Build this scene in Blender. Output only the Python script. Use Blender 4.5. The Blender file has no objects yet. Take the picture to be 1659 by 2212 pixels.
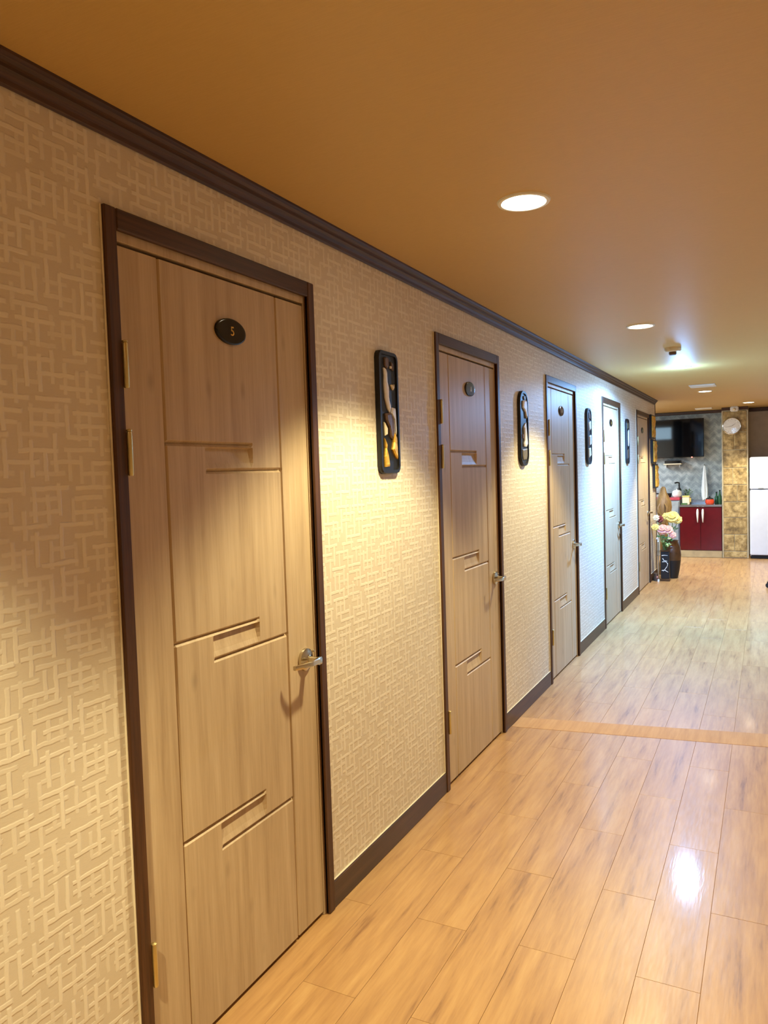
import bpy, bmesh, math, random
from mathutils import Vector, Matrix
random.seed(7)
S = bpy.context.scene
C = S.collection

# ------------------------------------------------------------------ camera
F_PX = 1620.0
YAW, PITCH, ROLL = math.radians(27.209), math.radians(-3.005), math.radians(-1.786)
fw = Vector((-math.sin(YAW)*math.cos(PITCH), math.cos(YAW)*math.cos(PITCH), math.sin(PITCH)))
rt0 = Vector((math.cos(YAW), math.sin(YAW), 0)); up0 = rt0.cross(fw)
rt = rt0*math.cos(ROLL) + up0*math.sin(ROLL)
up = -rt0*math.sin(ROLL) + up0*math.cos(ROLL)
cd = bpy.data.cameras.new('camera'); cam = bpy.data.objects.new('camera', cd); C.objects.link(cam)
cd.sensor_fit = 'VERTICAL'; cd.sensor_height = 24.0; cd.lens = F_PX/2212*24.0
cd.clip_start = 0.02; cd.clip_end = 60
M = Matrix((rt, up, -fw)).transposed().to_4x4(); M.translation = (1.3309, 0, 1.4789)
cam.matrix_world = M
S.camera = cam

# ------------------------------------------------------------------ world / exposure
w = bpy.data.worlds.new('world'); S.world = w; w.use_nodes = True
w.node_tree.nodes['Background'].inputs[0].default_value = (0.05, 0.05, 0.05, 1)
w.node_tree.nodes['Background'].inputs[1].default_value = 0.2
S.view_settings.view_transform = 'Standard'; S.view_settings.look = 'None'
S.view_settings.gamma = 1.0; S.view_settings.use_curve_mapping = False
S.view_settings.exposure = 0.92
WARM = (1.0, 0.85, 0.465); COOL = (0.22, 0.50, 1.0)
P_WARM = 80.0; P_COOL = 280.0; P_COOL_BULB = 9.0; P_KITCHEN = 60.0

# ------------------------------------------------------------------ materials
def srgb(r, g, b):
    f = lambda c: (c/255/12.92) if c/255 <= 0.04045 else ((c/255+0.055)/1.055)**2.4
    return (f(r), f(g), f(b), 1)
class NT:
    def __init__(s, name):
        s.m = bpy.data.materials.new(name); s.m.use_nodes = True
        s.t = s.m.node_tree; s.b = s.t.nodes['Principled BSDF']
    def n(s, typ, **kw):
        nd = s.t.nodes.new(typ)
        for k, v in kw.items(): setattr(nd, k, v)
        return nd
    def l(s, a, b): s.t.links.new(a, b)
    def math(s, op, a, b=None, c=None, clamp=False):
        nd = s.n('ShaderNodeMath', operation=op, use_clamp=clamp)
        for i, v in enumerate((a, b, c)):
            if v is None: continue
            if isinstance(v, (int, float)): nd.inputs[i].default_value = v
            else: s.l(v, nd.inputs[i])
        return nd.outputs[0]
    def mix(s, fac, a, b, typ='MIX'):
        nd = s.n('ShaderNodeMix', data_type='RGBA', blend_type=typ)
        for i, v in ((0, fac), (6, a), (7, b)):
            if isinstance(v, (int, float)): nd.inputs[i].default_value = v
            elif isinstance(v, tuple): nd.inputs[i].default_value = v
            else: s.l(v, nd.inputs[i])
        return nd.outputs[2]
    def noise(s, vec, scale, detail=3, rough=0.5):
        nd = s.n('ShaderNodeTexNoise'); nd.inputs['Scale'].default_value = scale
        nd.inputs['Detail'].default_value = detail; nd.inputs['Roughness'].default_value = rough
        if vec is not None: s.l(vec, nd.inputs['Vector'])
        return nd.outputs['Fac']
    def mapping(s, vec, scale=(1, 1, 1), loc=None):
        nd = s.n('ShaderNodeMapping'); nd.inputs['Scale'].default_value = scale; s.l(vec, nd.inputs['Vector'])
        if loc is not None: s.l(loc, nd.inputs['Location'])
        return nd.outputs[0]
    def ramp(s, fac, stops):
        nd = s.n('ShaderNodeValToRGB'); e = nd.color_ramp.elements
        while len(e) < len(stops): e.new(0.5)
        for i, (p, c) in enumerate(stops): e[i].position = p; e[i].color = c
        s.l(fac, nd.inputs[0]); return nd.outputs[0]
    def bump(s, h, strength=0.3, dist=0.002):
        nd = s.n('ShaderNodeBump'); nd.inputs['Strength'].default_value = strength
        nd.inputs['Distance'].default_value = dist; s.l(h, nd.inputs['Height']); s.l(nd.outputs[0], s.b.inputs['Normal'])
    def objc(s): return s.n('ShaderNodeTexCoord').outputs['Object']
    def pos(s): return s.n('ShaderNodeNewGeometry').outputs['Position']
    def rnd(s): return s.n('ShaderNodeObjectInfo').outputs['Random']
    def set(s, **kw):
        for k, v in kw.items(): s.b.inputs[k.replace('_', ' ')].default_value = v
        return s.m
def plain(name, col, rough=0.5, metal=0.0, var=0.12, scale=14.0, bump=0.0, spec=0.5):
    k = NT(name); k.set(Roughness=rough, Metallic=metal); k.b.inputs['Specular IOR Level'].default_value = spec
    f = k.noise(k.objc(), scale, 4)
    dark = tuple(c*(1-var) for c in col[:3])+(1,); lite = tuple(min(1, c*(1+var)) for c in col[:3])+(1,)
    k.l(k.ramp(f, [(0.3, dark), (0.7, lite)]), k.b.inputs['Base Color'])
    if bump: k.bump(f, bump)
    return k.m
def wood(name, c0, c1, c2, rough=0.4, axis=2, stretch=18, scale=3.0, bump=0.05, knots=False):
    k = NT(name); k.set(Roughness=rough)
    sc = [stretch]*3; sc[axis] = 1.0
    rv = k.n('ShaderNodeCombineXYZ'); r = k.rnd()
    for i in range(3): k.l(k.math('MULTIPLY', r, 17.0+9*i), rv.inputs[i])
    v = k.mapping(k.objc(), tuple(sc), rv.outputs[0])
    f = k.noise(v, scale, 6, 0.6); f2 = k.noise(v, scale*5, 3, 0.6)
    ff = k.math('ADD', k.math('MULTIPLY', f, 0.72), k.math('MULTIPLY', f2, 0.28))
    col = k.ramp(ff, [(0.30, c0), (0.5, c1), (0.70, c2)])
    if knots:
        sk = [9.0]*3; sk[axis] = 4.0
        vor = k.n('ShaderNodeTexVoronoi'); vor.inputs['Scale'].default_value = 1.0
        k.l(k.mapping(k.objc(), tuple(sk), rv.outputs[0]), vor.inputs['Vector'])
        kf = k.math('SUBTRACT', 1.0, k.math('MULTIPLY', vor.outputs['Distance'], 7.0), clamp=True)
        col = k.mix(k.math('MULTIPLY', kf, 0.45), col, tuple(c*0.45 for c in c0[:3])+(1,))
    k.l(col, k.b.inputs['Base Color'])
    if bump: k.bump(ff, bump, 0.001)
    return k.m

def wallpaper():
    k = NT('woven_line_wallpaper'); k.set(Roughness=0.55); k.b.inputs['Specular IOR Level'].default_value = 0.35
    sep = k.n('ShaderNodeSeparateXYZ'); k.l(k.pos(), sep.inputs[0])
    wob = k.noise(k.pos(), 30.0, 2)
    wob = k.math('MULTIPLY', k.math('SUBTRACT', wob, 0.5), 0.007)
    u = k.math('ADD', k.math('ADD', sep.outputs[0], sep.outputs[1]), wob); z = k.math('ADD', sep.outputs[2], wob)
    def strokes(a, b, pitch, length, width):
        r = k.math('DIVIDE', a, pitch); row = k.math('FLOOR', r)
        wn = k.n('ShaderNodeTexWhiteNoise', noise_dimensions='1D'); k.l(row, wn.inputs['W'])
        t = k.math('ADD', k.math('DIVIDE', b, length), k.math('MULTIPLY', wn.outputs['Value'], 9.0))
        cell = k.math('FLOOR', t)
        cv = k.n('ShaderNodeCombineXYZ'); k.l(row, cv.inputs[0]); k.l(cell, cv.inputs[1])
        w2 = k.n('ShaderNodeTexWhiteNoise', noise_dimensions='2D'); k.l(cv.outputs[0], w2.inputs['Vector'])
        duty = k.math('MULTIPLY_ADD', w2.outputs['Value'], 0.36, 0.56)
        on = k.math('MULTIPLY', k.math('SUBTRACT', duty, k.math('FRACT', t)), 22.0, clamp=True)
        jit = k.math('MULTIPLY_ADD', w2.outputs['Value'], 0.3, -0.15)
        d = k.math('ABSOLUTE', k.math('SUBTRACT', k.math('ADD', k.math('FRACT', r), jit), 0.5))
        th = k.math('MULTIPLY', k.math('SUBTRACT', width, d), 10.0, clamp=True)
        s = k.math('MULTIPLY', on, th)
        return k.math('MULTIPLY', s, k.math('MULTIPLY_ADD', w2.outputs['Value'], 0.5, 0.55))
    h = strokes(z, u, 0.0265, 0.110, 0.235); v = strokes(u, z, 0.030, 0.092, 0.22)
    st = k.math('MAXIMUM', h, v)
    fine = k.noise(k.mapping(k.pos(), (60, 60, 700)), 1.0, 2)
    big = k.noise(k.pos(), 5.0, 3)
    base = k.mix(big, srgb(212, 201, 184), srgb(222, 212, 196))
    base = k.mix(k.math('MULTIPLY', fine, 0.25), base, srgb(190, 172, 148))
    col = k.mix(k.math('MULTIPLY', st, 0.58), base, srgb(243, 236, 222))
    k.l(col, k.b.inputs['Base Color'])
    k.bump(k.math('ADD', st, k.math('MULTIPLY', fine, 0.25)), 0.5, 0.0018)
    return k.m

def floor_mat():
    k = NT('oak_vinyl_plank'); k.set(Roughness=0.33)
    rv = k.n('ShaderNodeCombineXYZ'); r = k.rnd()
    for i in range(3): k.l(k.math('MULTIPLY', r, 31.0+13*i), rv.inputs[i])
    v = k.mapping(k.objc(), (14, 1.3, 1), rv.outputs[0])
    f = k.noise(v, 1.6, 6, 0.62); f2 = k.noise(k.mapping(k.objc(), (60, 4, 1), rv.outputs[0]), 1.5, 4, 0.6)
    blot = k.noise(k.mapping(k.objc(), (7, 2.4, 1), rv.outputs[0]), 1.4, 3)
    ff = k.math('ADD', k.math('MULTIPLY', f, 0.7), k.math('MULTIPLY', f2, 0.3))
    col = k.ramp(ff, [(0.30, srgb(128, 86, 52)), (0.42, srgb(178, 135, 87)), (0.54, srgb(194, 151, 99)), (0.72, srgb(207, 167, 114))])
    col = k.mix(k.math('MULTIPLY', k.math('SUBTRACT', blot, 0.50, clamp=True), 2.2, clamp=True), col, srgb(176, 132, 88))
    tint = k.mix(r, (0.96, 0.955, 0.95, 1), (1.0, 1.0, 1.0, 1))
    col = k.mix(1.0, col, tint, 'MULTIPLY')
    k.l(col, k.b.inputs['Base Color'])
    str_ = k.noise(k.mapping(k.objc(), (120, 14, 1), rv.outputs[0]), 1.0, 3)
    k.l(k.math('MULTIPLY_ADD', str_, 0.16, 0.33), k.b.inputs['Roughness']); k.b.inputs['Specular IOR Level'].default_value = 0.9
    k.b.inputs['Coat Weight'].default_value = 0.3; k.b.inputs['Coat Roughness'].default_value = 0.09
    k.bump(k.math('ADD', str_, k.math('MULTIPLY', f2, 0.5)), 0.10, 0.0012)
    nb = k.t.nodes.get('Bump')
    k.l(nb.outputs[0], k.b.inputs['Coat Normal'])
    return k.m

def ceiling_mat():
    k = NT('ceiling_fabric_paper'); k.set(Roughness=0.52); k.b.inputs['Specular IOR Level'].default_value = 0.8
    f = k.noise(k.mapping(k.pos(), (30, 420, 30)), 1.0, 2); g = k.noise(k.pos(), 3.0, 3)
    col = k.mix(f, srgb(192, 158, 92), srgb(207, 174, 106)); col = k.mix(k.math('MULTIPLY', g, 0.25), col, srgb(186, 150, 84))
    k.l(col, k.b.inputs['Base Color']); k.bump(f, 0.15, 0.001); return k.m

def grey_wall_mat():
    k = NT('grey_kitchen_paper'); k.set(Roughness=0.5)
    zig = k.n('ShaderNodeSeparateXYZ'); k.l(k.pos(), zig.inputs[0])
    tri = k.math('MULTIPLY', k.math('PINGPONG', zig.outputs[0], 0.07), 1.0)
    band = k.math('FRACT', k.math('MULTIPLY', k.math('ADD', zig.outputs[2], tri), 8.0))
    f = k.math('MULTIPLY_ADD', k.math('GREATER_THAN', band, 0.5), 0.11, k.math('MULTIPLY', k.noise(k.pos(), 11.0, 4), 0.74))
    col = k.ramp(f, [(0.22, srgb(118, 128, 132)), (0.4, srgb(142, 152, 154)), (0.62, srgb(182, 190, 190))])
    k.l(col, k.b.inputs['Base Color']); return k.m

def emit(name, col, st):
    k = NT(name); k.set(Roughness=0.5)
    k.b.inputs['Base Color'].default_value = (0.9, 0.9, 0.9, 1)
    k.b.inputs['Emission Color'].default_value = col+(1,); k.b.inputs['Emission Strength'].default_value = st
    return k.m
def stone_mat():
    k = NT('gold_stone_tile'); k.set(Roughness=0.42)
    rv = k.n('ShaderNodeCombineXYZ'); r = k.rnd()
    for i in range(3): k.l(k.math('MULTIPLY', r, 23.0+7*i), rv.inputs[i])
    f = k.noise(k.mapping(k.objc(), (1, 1, 1), rv.outputs[0]), 11.0, 4, 0.65)
    col = k.ramp(f, [(0.33, srgb(112, 92, 52)), (0.5, srgb(168, 142, 88)), (0.66, srgb(208, 184, 128))])
    k.l(col, k.b.inputs['Base Color']); k.bump(f, 0.3, 0.004); return k.m

MT = {}
MT['paper'] = wallpaper(); MT['floor'] = floor_mat(); MT['ceiling'] = ceiling_mat(); MT['grey'] = grey_wall_mat()
MT['door'] = wood('pale_laminate_door', srgb(170, 146, 117), srgb(190, 167, 137), srgb(205, 184, 155), 0.5, 2, 20, 1.5, 0.04, True)
MT['walnut'] = wood('walnut_trim', srgb(46, 24, 10), srgb(74, 43, 20), srgb(100, 64, 34), 0.5, 2, 30, 3.0, 0.1)
MT['walnut_y'] = wood('walnut_trim_lengthwise', srgb(42, 23, 11), srgb(66, 40, 22), srgb(88, 58, 36), 0.5, 1, 30, 3.0, 0.1)
MT['base'] = wood('baseboard_film', srgb(52, 34, 24), srgb(70, 48, 34), srgb(88, 62, 46), 0.4, 1, 20, 2.0, 0.05)
MT['caulk'] = plain('caulk', srgb(232, 222, 200), 0.5)
MT['void'] = plain('unlit_gap', srgb(14, 10, 8), 0.9)  # near-black colour stands in for the shade behind the doors
MT['brass'] = plain('hinge_brass', srgb(214, 200, 146), 0.4, 1.0, 0.05)
MT['nickel'] = plain('brushed_nickel', srgb(205, 198, 180), 0.22, 1.0, 0.04)
MT['gloss_black'] = plain('gloss_black', srgb(14, 13, 14), 0.12, 0, 0.1)
MT['lacquer'] = plain('black_lacquer', srgb(18, 17, 18), 0.5, 0, 0.25, 30, 0.05)
MT['gold'] = plain('gold_leaf', srgb(226, 176, 70), 0.38, 0.45, 0.35, 60, 0.5)
MT['silverleaf'] = plain('white_gold_leaf', srgb(238, 240, 246), 0.45, 0.0, 0.06, 50, 0.3)
MT['cream_inlay'] = plain('cream_inlay', srgb(226, 214, 184), 0.45, 0, 0.1, 40, 0.2)
MT['brown_inlay'] = plain('brown_inlay', srgb(96, 74, 58), 0.5, 0, 0.3, 40, 0.3)
MT['olive_inlay'] = plain('olive_inlay', srgb(104, 94, 70), 0.5, 0, 0.3, 40, 0.3)
MT['white'] = plain('white_plastic', srgb(232, 232, 228), 0.4, 0, 0.03)
MT['fridge'] = plain('white_enamel', srgb(228, 236, 250), 0.28, 0, 0.02)
MT['taupe'] = plain('taupe_wall', srgb(178, 164, 144), 0.6, 0, 0.06)
MT['stone'] = stone_mat()
MT['grout'] = plain('pale_grout', srgb(196, 184, 150), 0.7, 0, 0.1)
MT['edge'] = plain('pale_edge_trim', srgb(188, 176, 146), 0.4)
MT['redcab'] = plain('red_gloss_door', srgb(88, 6, 16), 0.22, 0, 0.08)
MT['redtop'] = plain('red_worktop', srgb(190, 70, 84), 0.35)
MT['greyunit'] = plain('grey_unit', srgb(150, 158, 162), 0.4)
MT['steel'] = plain('steel', srgb(190, 190, 188), 0.25, 1.0, 0.04)
MT['kick'] = plain('beige_kick_tile', srgb(176, 156, 118), 0.4)
MT['screen'] = plain('dark_screen', srgb(6, 8, 12), 0.06, 0, 0.1, 5)
MT['towel'] = plain('white_cloth', srgb(226, 232, 234), 0.9, 0, 0.05, 60, 0.3)
MT['orange'] = plain('orange_red', srgb(206, 66, 32), 0.35)
MT['green_glass'] = plain('green_bottle', srgb(48, 92, 62), 0.12)
MT['leaf'] = plain('leaf_green', srgb(92, 130, 70), 0.5, 0, 0.3, 30)
MT['leaf_pale'] = plain('pale_leaf', srgb(176, 204, 138), 0.5, 0, 0.2, 30)
MT['yellow'] = plain('yellow_petal', srgb(240, 214, 120), 0.6, 0, 0.15, 40)
MT['pink'] = plain('pink_petal', srgb(238, 170, 158), 0.6, 0, 0.15, 40)
MT['wine'] = plain('wine_petal', srgb(104, 30, 34), 0.6, 0, 0.2, 40)
MT['driftwood'] = wood('driftwood', srgb(96, 68, 36), srgb(140, 108, 62), srgb(176, 144, 92), 0.5, 2, 6, 3.0, 0.4)
MT['clay'] = plain('brown_glaze', srgb(74, 48, 26), 0.3, 0, 0.35, 18)
MT['rubber'] = plain('rubber', srgb(24, 24, 24), 0.6)
MT['led'] = emit('red_standby_led', (1.0, 0.05, 0.03), 6.0)
MT['lens_warm'] = emit('warm_lamp_lens', (1.0, 0.86, 0.62), 14.0)
MT['lens_cool'] = emit('cool_lamp_lens', (0.80, 0.91, 1.0), 45.0)
MT['lens_tube'] = emit('tube_diffuser', (0.85, 0.94, 1.0), 7.0)

# ------------------------------------------------------------------ mesh helpers
def bx(bm, a, b, bev=0.0, seg=1):
    x0, y0, z0 = a; x1, y1, z1 = b
    vs = [bm.verts.new(p) for p in ((x0,y0,z0),(x1,y0,z0),(x1,y1,z0),(x0,y1,z0),(x0,y0,z1),(x1,y0,z1),(x1,y1,z1),(x0,y1,z1))]
    fs = [bm.faces.new([vs[i] for i in q]) for q in ((0,3,2,1),(4,5,6,7),(0,1,5,4),(1,2,6,5),(2,3,7,6),(3,0,4,7))]
    if bev:
        es = set(e for f in fs for e in f.edges)
        bmesh.ops.bevel(bm, geom=list(es), offset=bev, segments=seg, affect='EDGES', clamp_overlap=True)
def prism(bm, pts, axis, a, b):
    """polygon pts (2-D) extruded along axis between a and b"""
    def mk(p, t):
        if axis == 0: return (t, p[0], p[1])
        if axis == 1: return (p[0], t, p[1])
        return (p[0], p[1], t)
    A = [bm.verts.new(mk(p, a)) for p in pts]; B = [bm.verts.new(mk(p, b)) for p in pts]; n = len(pts)
    bm.faces.new(A); bm.faces.new(list(reversed(B)))
    for i in range(n): bm.faces.new((A[i], B[i], B[(i+1) % n], A[(i+1) % n]))
def lathe(bm, prof, c=(0, 0, 0), axis=2, n=24, sx=1.0, sy=1.0):
    rings = []
    for r, h in prof:
        ring = []
        for i in range(n):
            t = 2*math.pi*i/n; p = (r*math.cos(t)*sx, r*math.sin(t)*sy)
            q = (p[0], p[1], h) if axis == 2 else ((h, p[0], p[1]) if axis == 0 else (p[0], h, p[1]))
            ring.append(bm.verts.new((c[0]+q[0], c[1]+q[1], c[2]+q[2])))
        rings.append(ring)
    for a, b in zip(rings, rings[1:]):
        for i in range(n): bm.faces.new((a[i], a[(i+1) % n], b[(i+1) % n], b[i]))
    bm.faces.new(list(reversed(rings[0]))); bm.faces.new(rings[-1])
def tube(bm, pts, rad, n=8):
    pts = [Vector(p) for p in pts]; rings = []
    rs = rad if isinstance(rad, (list, tuple)) else [rad]*len(pts)
    prev = None
    for i, p in enumerate(pts):
        d = (pts[min(i+1, len(pts)-1)]-pts[max(i-1, 0)]).normalized()
        a = Vector((0, 0, 1)) if abs(d.z) < 0.9 else Vector((1, 0, 0))
        if prev is not None: a = prev
        s = d.cross(a).normalized(); t = s.cross(d).normalized(); prev = t
        rings.append([bm.verts.new(p+(s*math.cos(2*math.pi*k/n)+t*math.sin(2*math.pi*k/n))*rs[i]) for k in range(n)])
    for a, b in zip(rings, rings[1:]):
        for k in range(n): bm.faces.new((a[k], a[(k+1) % n], b[(k+1) % n], b[k]))
    bm.faces.new(list(reversed(rings[0]))); bm.faces.new(rings[-1])
def ball(bm, c, r, sx=1, sy=1, sz=1, u=14, v=9):
    mtx = Matrix.Translation(c) @ Matrix.Diagonal((sx, sy, sz, 1))
    bmesh.ops.create_uvsphere(bm, u_segments=u, v_segments=v, radius=r, matrix=mtx)
def obj(name, bm, mat, parent=None, smooth=False):
    bmesh.ops.recalc_face_normals(bm, faces=bm.faces[:])
    if parent is not None: bmesh.ops.translate(bm, verts=bm.verts[:], vec=-root_loc(parent))
    me = bpy.data.meshes.new(name); bm.to_mesh(me); bm.free()
    me.materials.append(MT[mat] if isinstance(mat, str) else mat)
    if smooth:
        for p in me.polygons: p.use_smooth = True
        me.set_sharp_from_angle(angle=math.radians(40)) if hasattr(me, 'set_sharp_from_angle') else None
    o = bpy.data.objects.new(name, me); C.objects.link(o)
    if parent is not None: o.parent = parent
    return o
def root_loc(p):
    v = Vector(p.location)
    while p.parent is not None: p = p.parent; v = v+Vector(p.location)
    return v
def BM(): return bmesh.new()
def box(name, a, b, mat, parent=None, bev=0.0, seg=1):
    bm = BM(); bx(bm, a, b, bev, seg); return obj(name, bm, mat, parent)
def tag(o, label, cat=None, group=None, kind=None):
    o['label'] = label
    if cat: o['category'] = cat
    if group: o['group'] = group
    if kind: o['kind'] = kind
    return o
def empty(name, loc, label, cat=None, group=None, kind=None):
    o = bpy.data.objects.new(name, None); C.objects.link(o); o.location = loc; o.empty_display_size = 0.1
    return tag(o, label, cat, group, kind)
def struct(o, label=None):
    o['kind'] = 'structure'
    if label: o['label'] = label
    return o

# ------------------------------------------------------------------ setting: shell
ZC = 2.31; WALL_END = 10.46; YB = 13.12; YP = 12.66
DOORS = [(1.243, 2.112), (3.119, 4.006), (4.991, 5.872), (6.897, 7.812), (8.859, 9.838)]
bm = BM()
ys = -2.6
for y0, y1 in DOORS:
    bx(bm, (-0.14, ys, 0), (0, y0+0.02, ZC)); bx(bm, (-0.14, y0+0.02, 2.08), (0, y1-0.02, ZC)); ys = y1-0.02
bx(bm, (-0.14, ys, 0), (0, WALL_END, ZC))
struct(obj('wall_left', bm, 'paper'), 'beige wallpapered corridor wall with the row of doors')
struct(box('wall_rooms', (-0.30, -2.6, 0), (-0.20, WALL_END, ZC), 'void'), 'dark space behind the row of doors')  # backing added to seal out world light, painted near-black as unlit rooms
struct(box('wall_room_end', (-0.30, WALL_END, 0), (-3.1, WALL_END-0.12, ZC), 'paper'))
struct(box('wall_right', (2.35, -2.6, 0), (2.47, 8.2, ZC), 'paper'), 'beige wallpapered wall on the other side of the corridor')
struct(box('wall_right_return', (2.47, 8.08, 0), (4.4, 8.2, ZC), 'paper'))
struct(box('wall_lounge', (4.4, 8.08, 0), (4.5, YB+0.1, ZC), 'taupe'))
struct(box('wall_near', (-0.3, -2.72, 0), (2.47, -2.6, ZC), 'paper'), 'wallpapered wall closing the corridor')
struct(box('wall_kitchen_left', (-3.2, WALL_END-0.12, 0), (-3.1, YB+0.1, ZC), 'grey'))
struct(box('wall_kitchen_back', (-3.2, YB, 0), (0.69, YB+0.1, ZC), 'grey'), 'grey patterned wall behind the television')
struct(box('wall_fridge_back', (0.69, YB, 0), (4.5, YB+0.1, ZC), 'taupe'), 'taupe wall above the white refrigerator')
struct(box('ceiling', (-3.3, -2.8, ZC), (4.6, YB+0.2, ZC+0.08), 'ceiling'), 'beige papered ceiling with fine lines')
fl = struct(box('floor', (-3.3, -2.8, -0.08), (4.6, YB+0.2, -0.004), 'floor'), 'pale oak plank floor of the corridor')
# floor planks: 0.174 x 0.84 m, half-lapped
pw, pl = 0.174, 0.84
bm = BM(); bx(bm, (-pw/2+0.0004, -pl/2+0.0006, -0.006), (pw/2-0.0004, pl/2-0.0006, 0.0), 0.0005)
proto = obj('plank', bm, 'floor'); first = True
for k in range(-1, 14):
    cx = 1.156-0.174*6.5+0.174*k
    if cx-pw/2 < -0.02 and k < 0: pass
    off = 2.18 if k % 2 == 0 else 2.60
    for j in range(-5, 13):
        cy = off+pl*(j+0.5)
        if cy < -2.1 or cy > 12.2 or cx > 2.3 or (cx < 0.07 and cy < WALL_END): 
            if not (cx > -0.02 and cx < 0.07): continue
            if cy < -2.1 or cy > 12.2: continue
        o = proto if first else proto.copy()
        if not first: C.objects.link(o)
        first = False
        o.parent = fl; o.location = (cx, cy, 0)
# crown mouldings
CR = [(0, 2.256), (0.005, 2.254), (0.009, 2.259), (0.011, 2.268), (0.016, 2.277), (0.023, 2.283), (0.024, 2.289), (0.030, 2.291), (0.036, 2.297), (0.040, 2.304), (0.041, ZC), (0, ZC)]
bm = BM(); prism(bm, CR, 1, -2.6, WALL_END); struct(obj('trim_1', bm, 'walnut_y'), 'dark brown crown moulding along the door wall')
bm = BM(); prism(bm, [(2.35-x, z) for x, z in CR], 1, -2.6, 8.2); struct(obj('trim_2', bm, 'walnut_y'), 'dark brown crown moulding on the opposite wall')
struct(box('trim_3', (-3.1, YB-0.035, 2.262), (0.69, YB, ZC), 'walnut_y', bev=0.006), 'dark brown moulding above the grey kitchen wall')
struct(box('trim_4', (1.06, YB-0.035, 2.25), (4.4, YB, ZC), 'walnut_y', bev=0.006), 'dark brown moulding above the refrigerator wall')
# dark corner strip at the wall end
struct(box('trim_5', (-0.135, WALL_END, 0), (0.008, WALL_END+0.012, ZC-0.055), 'base'), 'dark corner strip where the corridor wall ends')
# baseboards + caulk
edges = [-2.6]+[v for d in DOORS for v in d]+[WALL_END]
n = 1
for i in range(0, len(edges), 2):
    a, b = edges[i], edges[i+1]
    o = struct(box('baseboard_left_%d' % n, (0, a, 0), (0.009, b, 0.093), 'base', bev=0.002), 'dark brown baseboard'); n += 1
    bm = BM(); bx(bm, (0, a, 0.093), (0.006, b, 0.0975), 0.002); obj('caulk_line', bm, 'caulk', o)
struct(box('baseboard_right', (2.341, -2.6, 0), (2.35, 8.2, 0.093), 'base', bev=0.002))
# slanted matte beige band crossing the floor
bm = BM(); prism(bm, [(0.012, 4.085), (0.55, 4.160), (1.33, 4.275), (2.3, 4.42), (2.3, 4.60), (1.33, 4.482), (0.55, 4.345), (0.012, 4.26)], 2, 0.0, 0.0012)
MT['band'] = wood('matte_band', srgb(176, 134, 90), srgb(192, 149, 102), srgb(203, 162, 114), 0.7, 1, 14, 2.0, 0.02)
struct(obj('floor_band', bm, 'band'), 'matte beige strip crossing the floor')

# ------------------------------------------------------------------ doors
def leaf_mesh(bm, y0, y1, z0, z1, xf, xb):
    W = y1-y0
    gL, gR = y0+0.176*W, y1-0.190*W
    ls, ue = y0+0.368*W, y0+0.618*W
    g = 0.0052
    sets = [(1.570, 1.497), (1.060, 0.986), (0.542, 0.465)]
    yl = sorted([y0, y1, gL-g, gL, gL+g, gR-g, gR, gR+g, ls-0.004, ls, ue, ue+0.010])
    hw = 0.0075; zl = [z0, z1]
    for u, l in sets:
        zl += [u-hw, u, u+hw, l-hw, l, l+hw, u-hw-0.004]
        for k in range(1, 5): zl.append((u-hw-0.004)+((l+hw+0.0015)-(u-hw-0.004))*k/4)
    zl = sorted(set(round(v, 5) for v in zl))
    e = 1e-5
    def dep(y, z):
        d = 0.0
        if abs(y-gL) < e or abs(y-gR) < e: d = max(d, 0.0065)
        for u, l in sets:
            if abs(z-u) < e and gL-e <= y <= ue+e: d = max(d, 0.0095)
            if abs(z-l) < e and ls-e <= y <= gR+e: d = max(d, 0.0095)
            t, b = u-hw-0.004, l+hw+0.0015
            if b-e <= z <= t+e and ls-e <= y <= ue+e:
                s = (t-z)/(t-b)          # 0 just under the upper groove, 1 at the lower one
                d = max(d, 0.0125*max(0.0, 1-s)**0.7 if s > 0.01 else 0.0125)
        return d
    V = [[bm.verts.new((xf-dep(y, z), y, z)) for y in yl] for z in zl]
    for i in range(len(zl)-1):
        for j in range(len(yl)-1): bm.faces.new((V[i][j], V[i][j+1], V[i+1][j+1], V[i+1][j]))
    B = [bm.verts.new(p) for p in ((xb, y0, z0), (xb, y1, z0), (xb, y1, z1), (xb, y0, z1))]
    bm.faces.new(list(reversed(B)))
    bm.faces.new([V[0][j] for j in range(len(yl)-1, -1, -1)]+[B[0], B[1]])
    bm.faces.new([V[-1][j] for j in range(len(yl))]+[B[2], B[3]])
    bm.faces.new([V[i][0] for i in range(len(zl))]+[B[3], B[0]])
    bm.faces.new([V[i][-1] for i in range(len(zl)-1, -1, -1)]+[B[1], B[2]])

XL = -0.006
def text_mesh(body, size):
    cu = bpy.data.curves.new('numeral', 'FONT'); cu.body = body; cu.size = size; cu.extrude = 0.0006
    cu.align_x = 'CENTER'; cu.align_y = 'CENTER'
    t = bpy.data.objects.new('numeral_source', cu); C.objects.link(t)
    bpy.context.view_layer.update()
    me = bpy.data.meshes.new_from_object(t.evaluated_get(bpy.context.evaluated_depsgraph_get()))
    bpy.data.objects.remove(t); return me

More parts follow.
